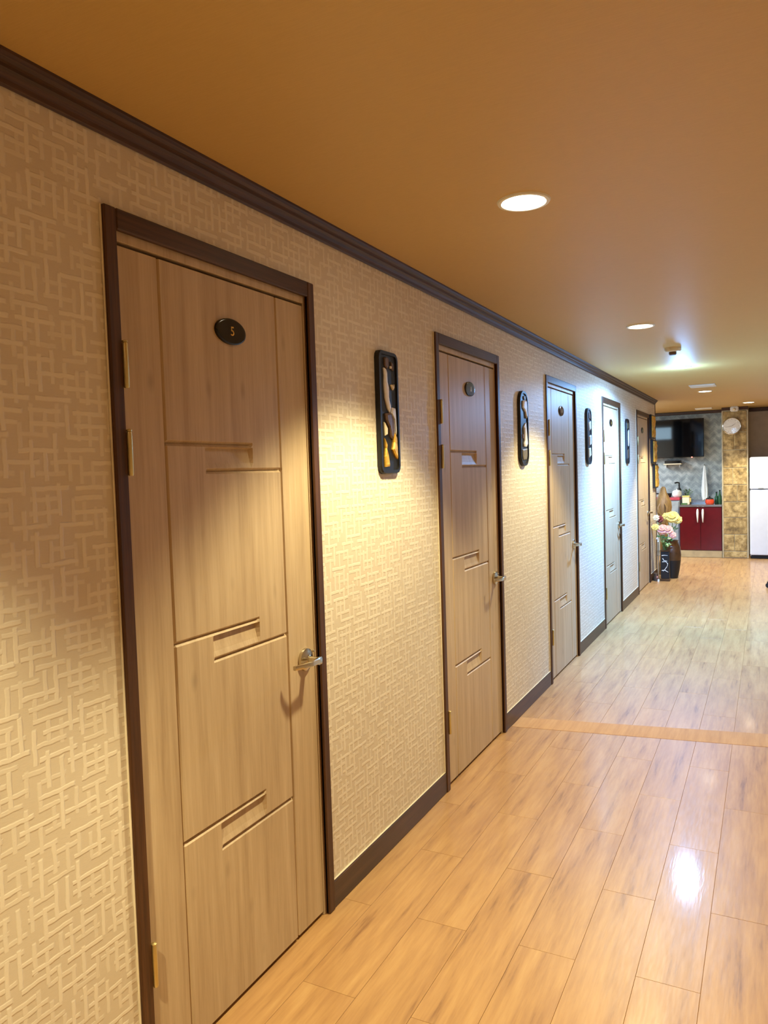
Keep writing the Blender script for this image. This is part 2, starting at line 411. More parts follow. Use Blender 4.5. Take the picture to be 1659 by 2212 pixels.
def make_door(i, y0, y1, label):
    r = empty('door_%d' % i, (0, (y0+y1)/2, 0), label, kind='structure')
    cw, cf = 0.036, 0.013
    # casing
    for a, b in ((y0, y0+cw), (y1-cw, y1)):
        bm = BM(); bx(bm, (-0.002, a, 0), (cf, b, 2.1), 0.003)
        inner = b if a == y0 else a
        s = -1 if a == y0 else 1
        bx(bm, (-0.03, min(inner, inner+s*0.012), 0), (cf-0.006, max(inner, inner+s*0.012)+0, 2.055), 0.001)
        obj('casing_side', bm, 'walnut', r)
    bm = BM(); bx(bm, (-0.002, y0+cw, 2.052), (cf, y1-cw, 2.1), 0.003); obj('casing_head', bm, 'walnut_y', r)
    for a, b in ((y0-0.004, y0+0.001), (y1-0.001, y1+0.004)):
        bm = BM(); bx(bm, (0, a, 0.097), (0.005, b, 2.1), 0.0015); obj('caulk_line', bm, 'caulk', r)
    # pale jamb lining, reveals a few millimetres beside and above the leaf
    for a, b in ((y0+0.018, y0+0.041), (y1-0.0455, y1-0.018)):
        bm = BM(); bx(bm, (-0.13, a, 0), (-0.004, b, 2.06), 0.001); obj('jamb', bm, 'door', r)
    bm = BM(); bx(bm, (-0.13, y0+0.041, 2.031), (-0.003, y1-0.0455, 2.079), 0.001); obj('jamb_head', bm, 'door', r)
    box('gap_shade', (-0.125, y0+0.021, 0.0005), (-0.06, y1-0.021, 2.079), 'void', r)  # near-black block painting the shade seen through the gaps round the leaf
    # leaf
    a, b = y0+0.043, y1-0.048
    bm = BM(); leaf_mesh(bm, a, b, 0.014, 2.022, XL, XL-0.036); leaf = obj('leaf', bm, 'door', r)
    # hinges
    for z0, z1 in ((1.692, 1.796), (1.490, 1.592), (0.262, 0.365)):
        h = BM(); lathe(h, [(0.0055, z0), (0.0068, z0+0.004), (0.0068, z1-0.004), (0.0055, z1)], (0.015, y0+cw+0.004, 0), 2, 12)
        hg = obj('hinge', h, 'brass', r, True)
        h = BM(); bx(h, (XL, y0+cw-0.002, z0+0.004), (0.011, y0+cw+0.006, z1-0.004)); obj('hinge_plate', h, 'brass', hg)
        h = BM(); lathe(h, [(0.003, z1), (0.007, z1+0.001), (0.007, z1+0.004), (0.003, z1+0.006)], (0.015, y0+cw+0.004, 0), 2, 12); obj('hinge_pin', h, 'brass', hg, True)
    # lever handle
    hy, hz = b-0.058, 0.885
    h = BM(); lathe(h, [(0.036, XL), (0.037, XL+0.003), (0.0355, XL+0.010), (0.027, XL+0.015), (0.0165, XL+0.017), (0.0125, XL+0.021), (0.0115, XL+0.050), (0.0135, XL+0.058)], (0, hy, hz), 0, 28)
    hd = obj('handle', h, 'nickel', r, True)
    h = BM(); N = 12; rings = []
    for k in range(N+1):
        t = k/N; yy = hy+0.010-0.122*t; xx = XL+0.055+0.012*math.sin(t*math.pi*0.5)-0.030*max(0, t-0.55)/0.45*t
        zz = hz+0.004*math.sin(t*3.0); th = 0.0070-0.002*t; hh = 0.0105-0.0035*t+(0.002 if k == 0 else 0)
        rings.append([h.verts.new((xx+dx*th, yy, zz+dz*hh)) for dx, dz in ((-1, -0.7), (-0.6, -1), (0.6, -1), (1, -0.7), (1, 0.7), (0.6, 1), (-0.6, 1), (-1, 0.7))])
    for q, s in zip(rings, rings[1:]):
        for k in range(8): h.faces.new((q[k], q[(k+1) % 8], s[(k+1) % 8], s[k]))
    h.faces.new(rings[0]); h.faces.new(list(reversed(rings[-1])))
    obj('lever', h, 'nickel', hd, True)
    h = BM(); lathe(h, [(0.0035, XL+0.0), (0.0045, XL+0.006), (0.003, XL+0.010)], (0, b-0.012, hz+0.018), 0, 12); obj('latch_button', h, 'nickel', hd, True)
    # oval number plate
    pc = (XL, (a+b)/2+0.018, 1.884)
    h = BM(); lathe(h, [(1.0, 0), (1.0, 0.004), (0.985, 0.0062), (0.93, 0.0072), (0.86, 0.0072)], pc, 0, 40, 0.066, 0.036)
    p = obj('number_plate', h, 'gloss_black', r, True); tag(p, 'black oval number plate')
    if i == 1:
        me = text_mesh('5', 0.036); me.materials.append(MT['gold'])
        o = bpy.data.objects.new('numeral', me); C.objects.link(o); o.parent = p
        o.matrix_local = Matrix.Translation(Vector((XL+0.0076, pc[1]+0.003, pc[2]))-root_loc(r)) @ Matrix(((0, 0, 1, 0), (1, 0, 0, 0), (0, 1, 0, 0), (0, 0, 0, 1)))
    else:
        h = BM(); bx(h, (XL+0.0072, pc[1]+0.002, pc[2]-0.012), (XL+0.0080, pc[1]+0.007, pc[2]+0.012)); obj('numeral', h, 'gold', p)
    return r
DL = ['pale wood door with a black oval plate reading 5, nearest of the row',
      'pale wood door between the first and second carved wall plaques, second of the row',
      'pale wood door between the second and third carved wall plaques, third of the row',
      'pale wood door whitened by the cold ceiling lamp, fourth of the row',
      'pale wood door farthest down the wall, beside the gold carved panels']
for i, (a, b) in enumerate(DOORS): make_door(i+1, a, b, DL[i])

# ------------------------------------------------------------------ ceiling lamps
def downlight(x, y, label, cool=False, name='ceiling_downlight', power=None, color=None, tilt=0.0):
    r = empty(name, (x, y, ZC), label, 'ceiling light', 'recessed ceiling lamps')
    bm = BM(); n = 32; prof = [(0.066, -0.002), (0.070, -0.006), (0.080, -0.005), (0.083, 0.0), (0.080, 0.0), (0.066, 0.0)]
    rings = [[bm.verts.new((x+q*math.cos(2*math.pi*i/n), y+q*math.sin(2*math.pi*i/n), ZC+h)) for i in range(n)] for q, h in prof]
    rings.append(rings[0])
    for a, b in zip(rings, rings[1:]):
        for i in range(n): bm.faces.new((a[i], a[(i+1) % n], b[(i+1) % n], b[i]))
    obj('trim_ring', bm, 'white', r, True)
    bm = BM()
    if cool: lathe(bm, [(0.066, -0.0005), (0.064, -0.003), (0.040, -0.006), (0.018, -0.0072), (0.004, -0.0075)], (x, y, ZC), 2, 32)
    else: lathe(bm, [(0.066, -0.0005), (0.064, -0.003), (0.02, -0.006), (0.004, -0.0062)], (x, y, ZC), 2, 32)
    obj('lens', bm, 'lens_cool' if cool else 'lens_warm', r, True)
    ld = bpy.data.lights.new('lamp_beam', 'SPOT'); ld.color = color or (COOL if cool else WARM)
    ld.energy = power if power else (P_COOL if cool else P_WARM)
    ld.spot_size = math.radians(146 if cool else 104); ld.spot_blend = 0.6 if cool else 0.38; ld.shadow_soft_size = 0.045
    lo = bpy.data.objects.new('lamp_beam', ld); C.objects.link(lo); lo.parent = r; lo.location = (0, 0, -0.060 if cool else -0.012-0.04); lo.rotation_euler = (math.radians(tilt), 0, 0)
    if cool:
        ld = bpy.data.lights.new('lamp_bulb', 'POINT'); ld.color = COOL; ld.energy = P_COOL_BULB; ld.shadow_soft_size = 0.06
        lo = bpy.data.objects.new('lamp_bulb', ld); C.objects.link(lo); lo.parent = r; lo.location = (0, 0, -0.150)
        ld = bpy.data.lights.new('lamp_wash', 'SPOT'); ld.color = COOL; ld.energy = P_COOL_BULB*6; ld.spot_size = math.radians(172); ld.spot_blend = 0.1; ld.shadow_soft_size = 0.05
        lo = bpy.data.objects.new('lamp_wash', ld); C.objects.link(lo); lo.parent = r; lo.location = (0, 0, -0.075)
    return r
downlight(0.65, 0.02, 'warm recessed ceiling lamp behind the viewer', power=P_WARM*1.25)
downlight(0.654, 2.335, 'warm recessed ceiling lamp nearest the viewer, beside the first plaque')
downlight(0.650, 4.768, 'warm recessed ceiling lamp second along the corridor, before the smoke detector', power=P_WARM*0.85, tilt=-5)
downlight(0.662, 7.011, 'cold white ceiling lamp with domed lens behind the smoke detector', True, tilt=13)
downlight(0.674, 9.554, 'warm recessed ceiling lamp just behind the ceiling hatch', power=P_WARM*1.2, color=(1.0, 0.88, 0.56))
downlight(1.081, 11.845, 'warm recessed ceiling lamp in front of the wall clock', power=P_WARM*0.95, color=(1.0, 0.90, 0.66))

# smoke detector, hatch, ceiling boxes
r = empty('smoke_detector', (0.718, 5.822, ZC), 'pale round smoke detector on the ceiling', 'smoke detector')
bm = BM(); lathe(bm, [(0.058, 0), (0.058, -0.016), (0.050, -0.026), (0.030, -0.028)], (0.718, 5.822, ZC), 2, 28); obj('base', bm, 'cream_inlay', r, True)
bm = BM(); lathe(bm, [(0.026, -0.028), (0.026, -0.044), (0.020, -0.050)], (0.718, 5.822, ZC), 2, 20); obj('sensor_head', bm, 'brown_inlay', r, True)
r = empty('ceiling_hatch', (0.70, 8.82, ZC), 'pale square hatch in the ceiling before the fourth lamp', 'hatch')
box('frame', (0.57, 8.69, ZC-0.010), (0.83, 8.95, ZC), 'white', r, 0.003)
box('panel', (0.59, 8.71, ZC-0.013), (0.81, 8.93, ZC-0.010), 'white', r, 0.001)
r = empty('motion_sensor', (0.876, 12.55, ZC), 'small white sensor box at the ceiling above the wall clock', 'sensor')
box('housing', (0.815, 12.52, ZC-0.075), (0.93, 12.60, ZC), 'white', r, 0.012, 2)
bm = BM(); ball(bm, (0.872, 12.515, ZC-0.045), 0.022); obj('dome', bm, 'cream_inlay', r, True)
r = empty('ceiling_vent', (0.45, 12.5, ZC), 'slim pale vent on the ceiling above the television', 'vent')
box('frame', (0.33, 12.42, ZC-0.014), (0.57, 12.58, ZC), 'white', r, 0.003)
for k in range(4): box('slat', (0.345, 12.435+0.036*k, ZC-0.019), (0.555, 12.453+0.036*k, ZC-0.013), 'cream_inlay', r)

# ------------------------------------------------------------------ carved wall plaques
def rounded(w, h, rad, seg):
    pts = []
    for cx, cz, a0 in ((w/2-rad, h/2-rad, 0), (-w/2+rad, h/2-rad, 90), (-w/2+rad, -h/2+rad, 180), (w/2-rad, -h/2+rad, 270)):
        for k in range(seg+1):
            a = math.radians(a0+90*k/seg); pts.append((cx+rad*math.cos(a), cz+rad*math.sin(a)))
    return pts
def plaque(y0, y1, z0, z1, rad, label, inlays, seg=5):
    w, h = y1-y0, z1-z0; cy, cz = (y0+y1)/2, (z0+z1)/2
    r = empty('carved_plaque', (0, cy, z0), label, 'wall art', 'carved plaques between the doors')
    P = lambda s: [(cy+p[0], cz+p[1]) for p in rounded(w*s if s == 1 else w-0.028, h if s == 1 else h-0.030, rad if s == 1 else max(0.008, rad-0.014), seg)]
    bm = BM(); prism(bm, P(1), 0, 0.0, 0.014); obj('back_board', bm, 'lacquer', r)
    # raised rim ring
    bm = BM(); o_, i_ = P(1), P(0)
    A = [[bm.verts.new((x, p[0], p[1])) for p in q] for x, q in ((0.014, o_), (0.020, [(cy+(a-cy)*0.97, cz+(b-cz)*0.99) for a, b in o_]), (0.020, i_), (0.014, i_))]
    n = len(o_)
    for k in range(3):
        for j in range(n): bm.faces.new((A[k][j], A[k][(j+1) % n], A[k+1][(j+1) % n], A[k+1][j]))
    obj('rim', bm, 'lacquer', r)
    for mat, depth, poly in inlays:
        bm = BM(); pts = [(y0+u*w, z1-v*h) for u, v in poly]
        ctr = (sum(p[0] for p in pts)/len(pts), sum(p[1] for p in pts)/len(pts))
        lo = [bm.verts.new((0.0135, a, b)) for a, b in pts]
        depth *= 1.3
        hi = [bm.verts.new((0.0135+depth*0.7, a, b)) for a, b in pts]
        tp = [bm.verts.new((0.0135+depth*(1+0.3*random.random()), ctr[0]+(a-ctr[0])*0.72, ctr[1]+(b-ctr[1])*0.84)) for a, b in pts]
        m = len(pts); bm.faces.new(tp); bm.faces.new(list(reversed(lo)))
        for q, s in ((lo, hi), (hi, tp)):
            for j in range(m): bm.faces.new((q[j], q[(j+1) % m], s[(j+1) % m], s[j]))
        obj({'gold': 'gold_inlay', 'silverleaf': 'white_inlay', 'cream_inlay': 'cream_inlay', 'brown_inlay': 'brown_inlay', 'olive_inlay': 'olive_inlay'}[mat], bm, mat, r)
    return r
plaque(2.545, 2.712, 1.474, 1.948, 0.030, 'black carved plaque with white and brown shapes and gold at its foot', [
    ('brown_inlay', 0.005, [(.30,.06),(.40,.05),(.52,.06),(.52,.12),(.42,.145),(.31,.12)]),
    ('silverleaf', 0.006, [(.26,.14),(.37,.15),(.40,.24),(.47,.29),(.47,.38),(.50,.42),(.57,.46),(.50,.50),(.41,.47),(.29,.38),(.26,.27),(.28,.2)]),
    ('brown_inlay', 0.004, [(.64,.08),(.76,.09),(.77,.15),(.66,.14)]), ('cream_inlay', 0.004, [(.60,.115),(.68,.115),(.68,.135),(.60,.135)]),
    ('cream_inlay', 0.005, [(.60,.27),(.66,.265),(.70,.28),(.78,.26),(.78,.29),(.72,.31),(.66,.295)]),
    ('silverleaf', 0.006, [(.62,.455),(.80,.46),(.82,.56),(.81,.68),(.76,.66),(.73,.55),(.57,.50)]),
    ('brown_inlay', 0.007, [(.25,.51),(.50,.50),(.64,.53),(.70,.58),(.70,.66),(.62,.72),(.50,.70),(.44,.62),(.28,.56)]),
    ('cream_inlay', 0.005, [(.21,.58),(.28,.61),(.38,.63),(.36,.68),(.24,.69)]),
    ('gold', 0.006, [(.2,.71),(.30,.75),(.28,.79),(.37,.87),(.42,.94),(.2,.945),(.19,.86),(.24,.79)]),
    ('gold', 0.007, [(.70,.66),(.80,.69),(.82,.78),(.84,.88),(.74,.86),(.58,.80),(.66,.74)])], 3)
plaque(4.362, 4.532, 1.492, 1.945, 0.075, 'black round-ended plaque with tall white bird shapes above olive', [
    ('olive_inlay', 0.004, [(.45,.07),(.70,.06),(.72,.115),(.50,.12)]),
    ('silverleaf', 0.007, [(.36,.13),(.74,.12),(.84,.2),(.86,.34),(.78,.36),(.66,.28),(.50,.24),(.33,.22)]),
    ('silverleaf', 0.007, [(.52,.45),(.68,.42),(.70,.55),(.78,.62),(.84,.70),(.70,.74),(.44,.74),(.38,.70),(.46,.66),(.46,.55),(.42,.48)]),
    ('brown_inlay', 0.005, [(.18,.58),(.33,.575),(.34,.63),(.2,.635)]),
    ('olive_inlay', 0.005, [(.2,.78),(.80,.765),(.82,.86),(.70,.91),(.3,.92),(.22,.86)])], 8)
plaque(6.215, 6.385, 1.494, 1.955, 0.060, 'black round-ended plaque with pale shapes between the third and fourth doors', [
    ('brown_inlay', 0.005, [(.45,.08),(.74,.10),(.76,.2),(.5,.18)]),
    ('silverleaf', 0.007, [(.40,.26),(.76,.22),(.80,.36),(.5,.40)]),
    ('silverleaf', 0.007, [(.46,.50),(.78,.47),(.80,.64),(.5,.66)]),
    ('cream_inlay', 0.006, [(.30,.72),(.74,.70),(.78,.84),(.36,.88)])], 6)
plaque(8.125, 8.300, 1.490, 1.962, 0.060, 'mostly dark plaque with a slim grey shape between the last two doors', [
    ('olive_inlay', 0.005, [(.30,.10),(.7,.08),(.74,.2),(.36,.22)]),
    ('silverleaf', 0.006, [(.62,.28),(.78,.24),(.80,.52),(.66,.60),(.58,.42)]),
    ('brown_inlay', 0.005, [(.26,.70),(.74,.66),(.76,.86),(.3,.88)])], 6)

# gold carved panels stepping down beside the last door
for y0, y1, z0, z1, lab in ((9.88, 10.18, 1.80, 2.10, 'gold carved panel, topmost of three beside the last door'),
                            (10.00, 10.30, 1.49, 1.79, 'gold carved panel, middle of three beside the last door'),
                            (10.16, 10.455, 1.17, 1.48, 'gold carved panel, lowest of three beside the last door')):
    r = empty('gold_panel', (0, (y0+y1)/2, z0), lab, 'wall art', 'stepped gold panels')
    box('frame', (0, y0, z0), (0.034, y1, z1), 'lacquer', r, 0.004)
    bm = BM(); N = 9
    V = [[bm.verts.new((0.036+0.016*random.random(), y0+0.018+(y1-y0-0.036)*j/N, z0+0.018+(z1-z0-0.036)*i/N)) for j in range(N+1)] for i in range(N+1)]
    for i in range(N):
        for j in range(N): bm.faces.new((V[i][j], V[i][j+1], V[i+1][j+1], V[i+1][j]))
    b0 = [V[0][j] for j in range(N+1)]+[V[i][N] for i in range(1, N+1)]+[V[N][j] for j in range(N-1, -1, -1)]+[V[i][0] for i in range(N-1, 0, -1)]
    lo = [bm.verts.new((0.033, v.co.y, v.co.z)) for v in b0]; m = len(b0)
    for j in range(m): bm.faces.new((b0[j], b0[(j+1) % m], lo[(j+1) % m], lo[j]))
    bm.faces.new(lo)
    obj('relief', bm, 'gold', r)

# ------------------------------------------------------------------ kitchen end: pillar, clock, fridge
pil = struct(box('pillar', (0.694, YP+0.008, 0), (1.052, YB, ZC), 'grout'), 'gold stone tiled pillar carrying the clock')
zs = [0.004, 0.105, 0.365, 0.625, 0.865, 1.125, 1.385, 1.66, 1.925, 2.255]
for i in range(len(zs)-1):
    cuts = [0.708, 1.038] if i % 3 != 1 else [0.708, 0.86, 1.038]
    if i in (4, 5): cuts = [0.708, 0.90 if i == 4 else 0.84, 1.038]
    for a, b in zip(cuts, cuts[1:]):
        box('tile', (a+0.004, YP-0.004+0.004*random.random(), zs[i]+0.006), (b-0.004, YP+0.01, zs[i+1]-0.006), 'stone', pil, 0.004)
for a, b in ((0.690, 0.707), (1.039, 1.056)): box('edge_strip', (a, YP-0.002, 0), (b, YP+0.03, 2.255), 'edge', pil, 0.002)
box('head_strip', (0.69, YP-0.012, 2.262), (1.056, YP+0.02, ZC), 'walnut_y', pil, 0.004)
r = empty('wall_clock', (0.834, YP-0.005, 1.89), 'round silver wall clock on the stone pillar', 'clock')
cc = (0.834, YP-0.004, 2.022)
bm = BM(); lathe(bm, [(0.128, 0), (0.134, -0.015), (0.132, -0.032), (0.122, -0.040), (0.114, -0.034)], cc, 1, 40); obj('case', bm, 'steel', r, True)
bm = BM(); lathe(bm, [(0.116, -0.030), (0.116, -0.036), (0.110, -0.037)], cc, 1, 40); obj('dial', bm, 'white', r, True)
for a, ln, wd, nm in ((55, 0.06, 0.004, 'hour_hand'), (-100, 0.09, 0.003, 'minute_hand')):
    ar = math.radians(a); p = (math.sin(ar)*ln, math.cos(ar)*ln); q = (math.cos(ar)*wd, -math.sin(ar)*wd)
    bm = BM(); prism(bm, [(cc[0]-q[0], cc[2]-q[1]), (cc[0]+q[0], cc[2]+q[1]), (cc[0]+p[0]+q[0]*.5, cc[2]+p[1]+q[1]*.5), (cc[0]+p[0]-q[0]*.5, cc[2]+p[1]-q[1]*.5)], 1, cc[1]-0.041, cc[1]-0.0385); obj(nm, bm, 'olive_inlay', r)
for k in range(12):
    a = math.radians(30*k); x, z = cc[0]+0.098*math.sin(a), cc[2]+0.098*math.cos(a)
    box('hour_mark', (x-0.004, cc[1]-0.0385, z-0.004), (x+0.004, cc[1]-0.0365, z+0.004), 'olive_inlay', r)
k = NT('clear_glass'); k.set(Roughness=0.03, IOR=1.45, Alpha=0.14); k.b.inputs['Base Color'].default_value = (1, 1, 1, 1); MT['glass'] = k.m
bm = BM(); lathe(bm, [(0.118, -0.042), (0.10, -0.047), (0.05, -0.051), (0.005, -0.052)], cc, 1, 40); obj('glass_cover', bm, 'glass', r, True)

r = empty('refrigerator', (1.37, 12.85, 0), 'tall white refrigerator right of the stone pillar', 'refrigerator')
box('body', (1.075, 12.70, 0.03), (1.675, 13.08, 1.535), 'fridge', r, 0.008)
d1 = box('freezer_door', (1.075, 12.625, 1.055), (1.675, 12.695, 1.54), 'fridge', r, 0.012, 3)
d2 = box('door', (1.075, 12.625, 0.055), (1.675, 12.695, 1.045), 'fridge', r, 0.012, 3)
bm = BM(); bx(bm, (1.19, 12.618, 1.060), (1.26, 12.628, 1.075), 0.003); obj('handle_notch', bm, 'greyunit', d1)
box('plinth', (1.09, 12.68, 0.0), (1.66, 13.05, 0.05), 'rubber', r)

# base cabinet with red doors
r = empty('kitchen_cabinet', (0.38, 12.9, 0), 'glossy dark red base cabinet with two white handles', 'cabinet')
box('carcass', (0.078, 12.685, 0.11), (0.682, YB-0.005, 0.79), 'redcab', r)
for a, b, hx in ((0.080, 0.378, 0.338), (0.382, 0.680, 0.414)):
    d = box('door', (a, 12.662, 0.112), (b, 12.684, 0.786), 'redcab', r, 0.003, 2)
    bm = BM(); tube(bm, [(hx, 12.662, 0.755), (hx, 12.640, 0.745), (hx, 12.632, 0.70), (hx, 12.632, 0.64), (hx, 12.640, 0.565), (hx, 12.662, 0.548)], [0.008, 0.014, 0.017, 0.014, 0.008, 0.006], 10); obj('handle', bm, 'white', d, True)
box('kick_board', (0.078, 12.668, 0), (0.682, 12.69, 0.106), 'kick', r)
r = empty('kitchen_worktop', (0.38, 12.9, 0.79), 'steel worktop on the red cabinet', 'worktop')
box('slab', (0.070, 12.650, 0.792), (0.686, YB-0.002, 0.824), 'steel', r, 0.004)
box('upstand', (0.070, YB-0.022, 0.824), (0.686, YB-0.002, 0.88), 'steel', r, 0.003)
r = empty('grey_side_unit', (-0.45, 12.9, 0), 'grey side unit with a red top left of the red cabinet', 'cabinet')
box('body', (-1.0, 12.76, 0.0), (0.066, YB-0.005, 0.892), 'greyunit', r, 0.004)
box('red_top', (-1.0, 12.745, 0.894), (0.068, YB-0.005, 0.936), 'redtop', r, 0.006)
box('door', (-0.98, 12.742, 0.08), (-0.47, 12.757, 0.87), 'greyunit', r, 0.003)
box('door', (-0.46, 12.742, 0.08), (0.05, 12.757, 0.87), 'greyunit', r, 0.003)

# things on the worktops
r = empty('rice_pot', (0.014, 12.9, 0.937), 'white round lidded pot on the red top', 'pot')
bm = BM(); lathe(bm, [(0.045, 0.937), (0.066, 0.955), (0.074, 0.99), (0.068, 1.02)], (0.014, 12.9, 0), 2, 24); obj('bowl', bm, 'white', r, True)
bm = BM(); lathe(bm, [(0.070, 1.020), (0.066, 1.034), (0.040, 1.050), (0.012, 1.054), (0.010, 1.066), (0.004, 1.068)], (0.014, 12.9, 0), 2, 24); obj('lid', bm, 'white', r, True)
r = empty('frying_pan', (-0.15, 12.95, 0.937), 'black pan left of the white pot', 'pan')
bm = BM(); lathe(bm, [(0.060, 0.938), (0.075, 0.95), (0.082, 1.0), (0.076, 1.0), (0.062, 0.956)], (-0.15, 12.95, 0), 2, 24); obj('pan_body', bm, 'lacquer', r, True)
bm = BM(); tube(bm, [(-0.22, 12.95, 0.985), (-0.28, 12.94, 0.995), (-0.37, 12.93, 1.0)], 0.011, 8); obj('pan_handle', bm, 'rubber', r, True)
r = empty('pump_bottle', (0.036, 13.02, 0.937), 'dark pump bottle behind the white pot', 'bottle')
bm = BM(); lathe(bm, [(0.032, 0.938), (0.034, 0.95), (0.034, 1.06), (0.014, 1.09), (0.014, 1.13)], (0.036, 13.02, 0), 2, 18); obj('bottle_body', bm, 'lacquer', r, True)
bm = BM(); tube(bm, [(0.036, 13.02, 1.12), (0.036, 13.02, 1.165), (0.01, 13.0, 1.172), (-0.03, 12.99, 1.162)], 0.012, 8); obj('pump_head', bm, 'lacquer', r, True)
r = empty('cream_canister', (0.159, 12.80, 0.825), 'cream square canister on the steel worktop', 'canister')
box('body', (0.106, 12.755, 0.8245), (0.212, 12.845, 0.945), 'cream_inlay', r, 0.008, 2)
box('lid', (0.103, 12.752, 0.945), (0.215, 12.848, 0.962), 'yellow', r, 0.005, 2)
box('side_handle', (0.215, 12.79, 0.86), (0.232, 12.81, 0.93), 'yellow', r, 0.005, 2)
r = empty('green_sponge', (0.14, 12.70, 0.825), 'green sponge in front of the cream canister', 'sponge')
box('foam', (0.093, 12.68, 0.8245), (0.19, 12.72, 0.842), 'leaf', r, 0.005, 2); box('scouring_pad', (0.093, 12.68, 0.842), (0.19, 12.72, 0.850), 'green_glass', r, 0.002)
r = empty('potted_herb', (0.165, 12.99, 0.825), 'leafy green herb in a dark pot behind the canister', 'plant')
bm = BM(); lathe(bm, [(0.040, 0.825), (0.055, 0.93), (0.050, 0.93), (0.045, 0.915)], (0.165, 12.99, 0), 2, 18); obj('pot', bm, 'clay', r, True)
for kq in range(22):
    a = random.random()*6.28; rr = 0.02+0.07*random.random(); z = 0.95+0.12*random.random(); ln = 0.035
    x, y = 0.165+rr*math.cos(a), 12.99+rr*math.sin(a)*0.7
    bm = BM(); d = Vector((math.cos(a), math.sin(a), 0.5)).normalized()*ln; s = Vector((-math.sin(a), math.cos(a), 0))*0.012; c0 = Vector((x, y, z))
    q = [bm.verts.new(c0-d*0.5), bm.verts.new(c0+s), bm.verts.new(c0+d), bm.verts.new(c0-s)]
    t = bm.verts.new(c0+Vector((0, 0, 0.006))); bm.faces.new((q[0], q[1], t)); bm.faces.new((q[1], q[2], t)); bm.faces.new((q[2], q[3], t)); bm.faces.new((q[3], q[0], t))
    obj('leaf', bm, 'leaf', r)
    if kq % 3 == 0:
        bm = BM(); tube(bm, [(0.165, 12.99, 0.92), (0.5*(0.165+x), 0.5*(12.99+y), 0.5*(0.93+z)), (x, y, z)], 0.0025, 5); obj('stem', bm, 'leaf', r)
# hanging towel: cone of gathered cloth on a hook
r = empty('hanging_towel', (0.413, YB-0.02, 0.875), 'white towel hanging from a hook on the grey wall', 'towel')
bm = BM(); N = 28; rings = []
for z, rad in ((1.43, 0.008), (1.40, 0.014), (1.30, 0.024), (1.16, 0.036), (1.04, 0.043), (0.94, 0.041), (0.885, 0.030)):
    rings.append([bm.verts.new((0.413+rad*(1+0.16*math.sin(7*t))*math.cos(t), YB-0.052+0.75*rad*(1+0.16*math.sin(7*t))*math.sin(t), z+0.012*math.sin(3*t)*(z < 1.0))) for t in [2*math.pi*i/N for i in range(N)]])
for a, b in zip(rings, rings[1:]):
    for i in range(N): bm.faces.new((a[i], a[(i+1) % N], b[(i+1) % N], b[i]))
bm.faces.new(rings[0]); bm.faces.new(list(reversed(rings[-1]))); obj('cloth', bm, 'towel', r, True)
bm = BM(); tube(bm, [(0.413, YB, 1.44), (0.413, YB-0.05, 1.44), (0.413, YB-0.058, 1.452)], 0.005, 8); obj('hook', bm, 'steel', r, True)
r = empty('red_lidded_pot', (0.50, 12.85, 0.825), 'orange red pot with a dark lid beside the towel', 'pot')
bm = BM(); lathe(bm, [(0.048, 0.8245), (0.062, 0.838), (0.066, 0.87), (0.058, 0.90)], (0.50, 12.85, 0), 2, 24); obj('pot_body', bm, 'orange', r, True)
bm = BM(); lathe(bm, [(0.060, 0.901), (0.050, 0.917), (0.020, 0.927), (0.010, 0.93), (0.012, 0.945), (0.004, 0.948)], (0.50, 12.85, 0), 2, 24); obj('lid', bm, 'lacquer', r, True)
for k, (x, y, h, lab) in enumerate(((0.595, 12.93, 0.17, 'short green bottle beside the red pot'), (0.645, 12.90, 0.20, 'tall green bottle against the stone pillar'))):
    r = empty('glass_bottle', (x, y, 0.825), lab, 'bottle', 'bottles on the steel worktop')
    bm = BM(); lathe(bm, [(0.026, 0.8245), (0.028, 0.83), (0.028, 0.825+h*0.58), (0.012, 0.825+h*0.78), (0.011, 0.825+h)], (x, y, 0), 2, 20); obj('bottle_body', bm, 'green_glass', r, True)
    bm = BM(); lathe(bm, [(0.013, 0.825+h), (0.013, 0.825+h+0.016), (0.010, 0.825+h+0.018)], (x, y, 0), 2, 14); obj('cap', bm, 'lacquer', r, True)

# television
r = empty('television', (-0.12, 13.0, 1.57), 'black flat television on the grey kitchen wall', 'television')
box('bezel', (-0.67, 12.965, 1.575), (0.418, 12.995, 2.188), 'gloss_black', r, 0.005)
box('screen', (-0.655, 12.9625, 1.592), (0.403, 12.966, 2.174), 'screen', r)
box('back_housing', (-0.50, 12.995, 1.68), (0.25, 13.05, 2.05), 'lacquer', r, 0.01)
box('wall_bracket', (-0.22, 13.05, 1.78), (-0.02, YB-0.002, 1.98), 'steel', r)
box('standby_light', (0.228, 12.958, 1.566), (0.246, 12.968, 1.580), 'led', r, 0.003)
r = empty('set_top_shelf', (-0.05, 13.0, 1.45), 'narrow cream shelf under the television', 'shelf')
box('board', (-0.19, 12.94, 1.462), (0.078, YB, 1.480), 'cream_inlay', r, 0.002)
box('bracket', (-0.17, 13.03, 1.42), (-0.155, YB, 1.462), 'steel', r); box('bracket', (0.04, 13.03, 1.42), (0.055, YB, 1.462), 'steel', r)
r = empty('set_top_box', (-0.05, 13.0, 1.48), 'black set-top box on the cream shelf', 'box')
box('case', (-0.175, 12.95, 1.4805), (0.07, 13.08, 1.528), 'lacquer', r, 0.004); box('front_panel', (-0.165, 12.947, 1.487), (0.06, 12.951, 1.521), 'gloss_black', r)

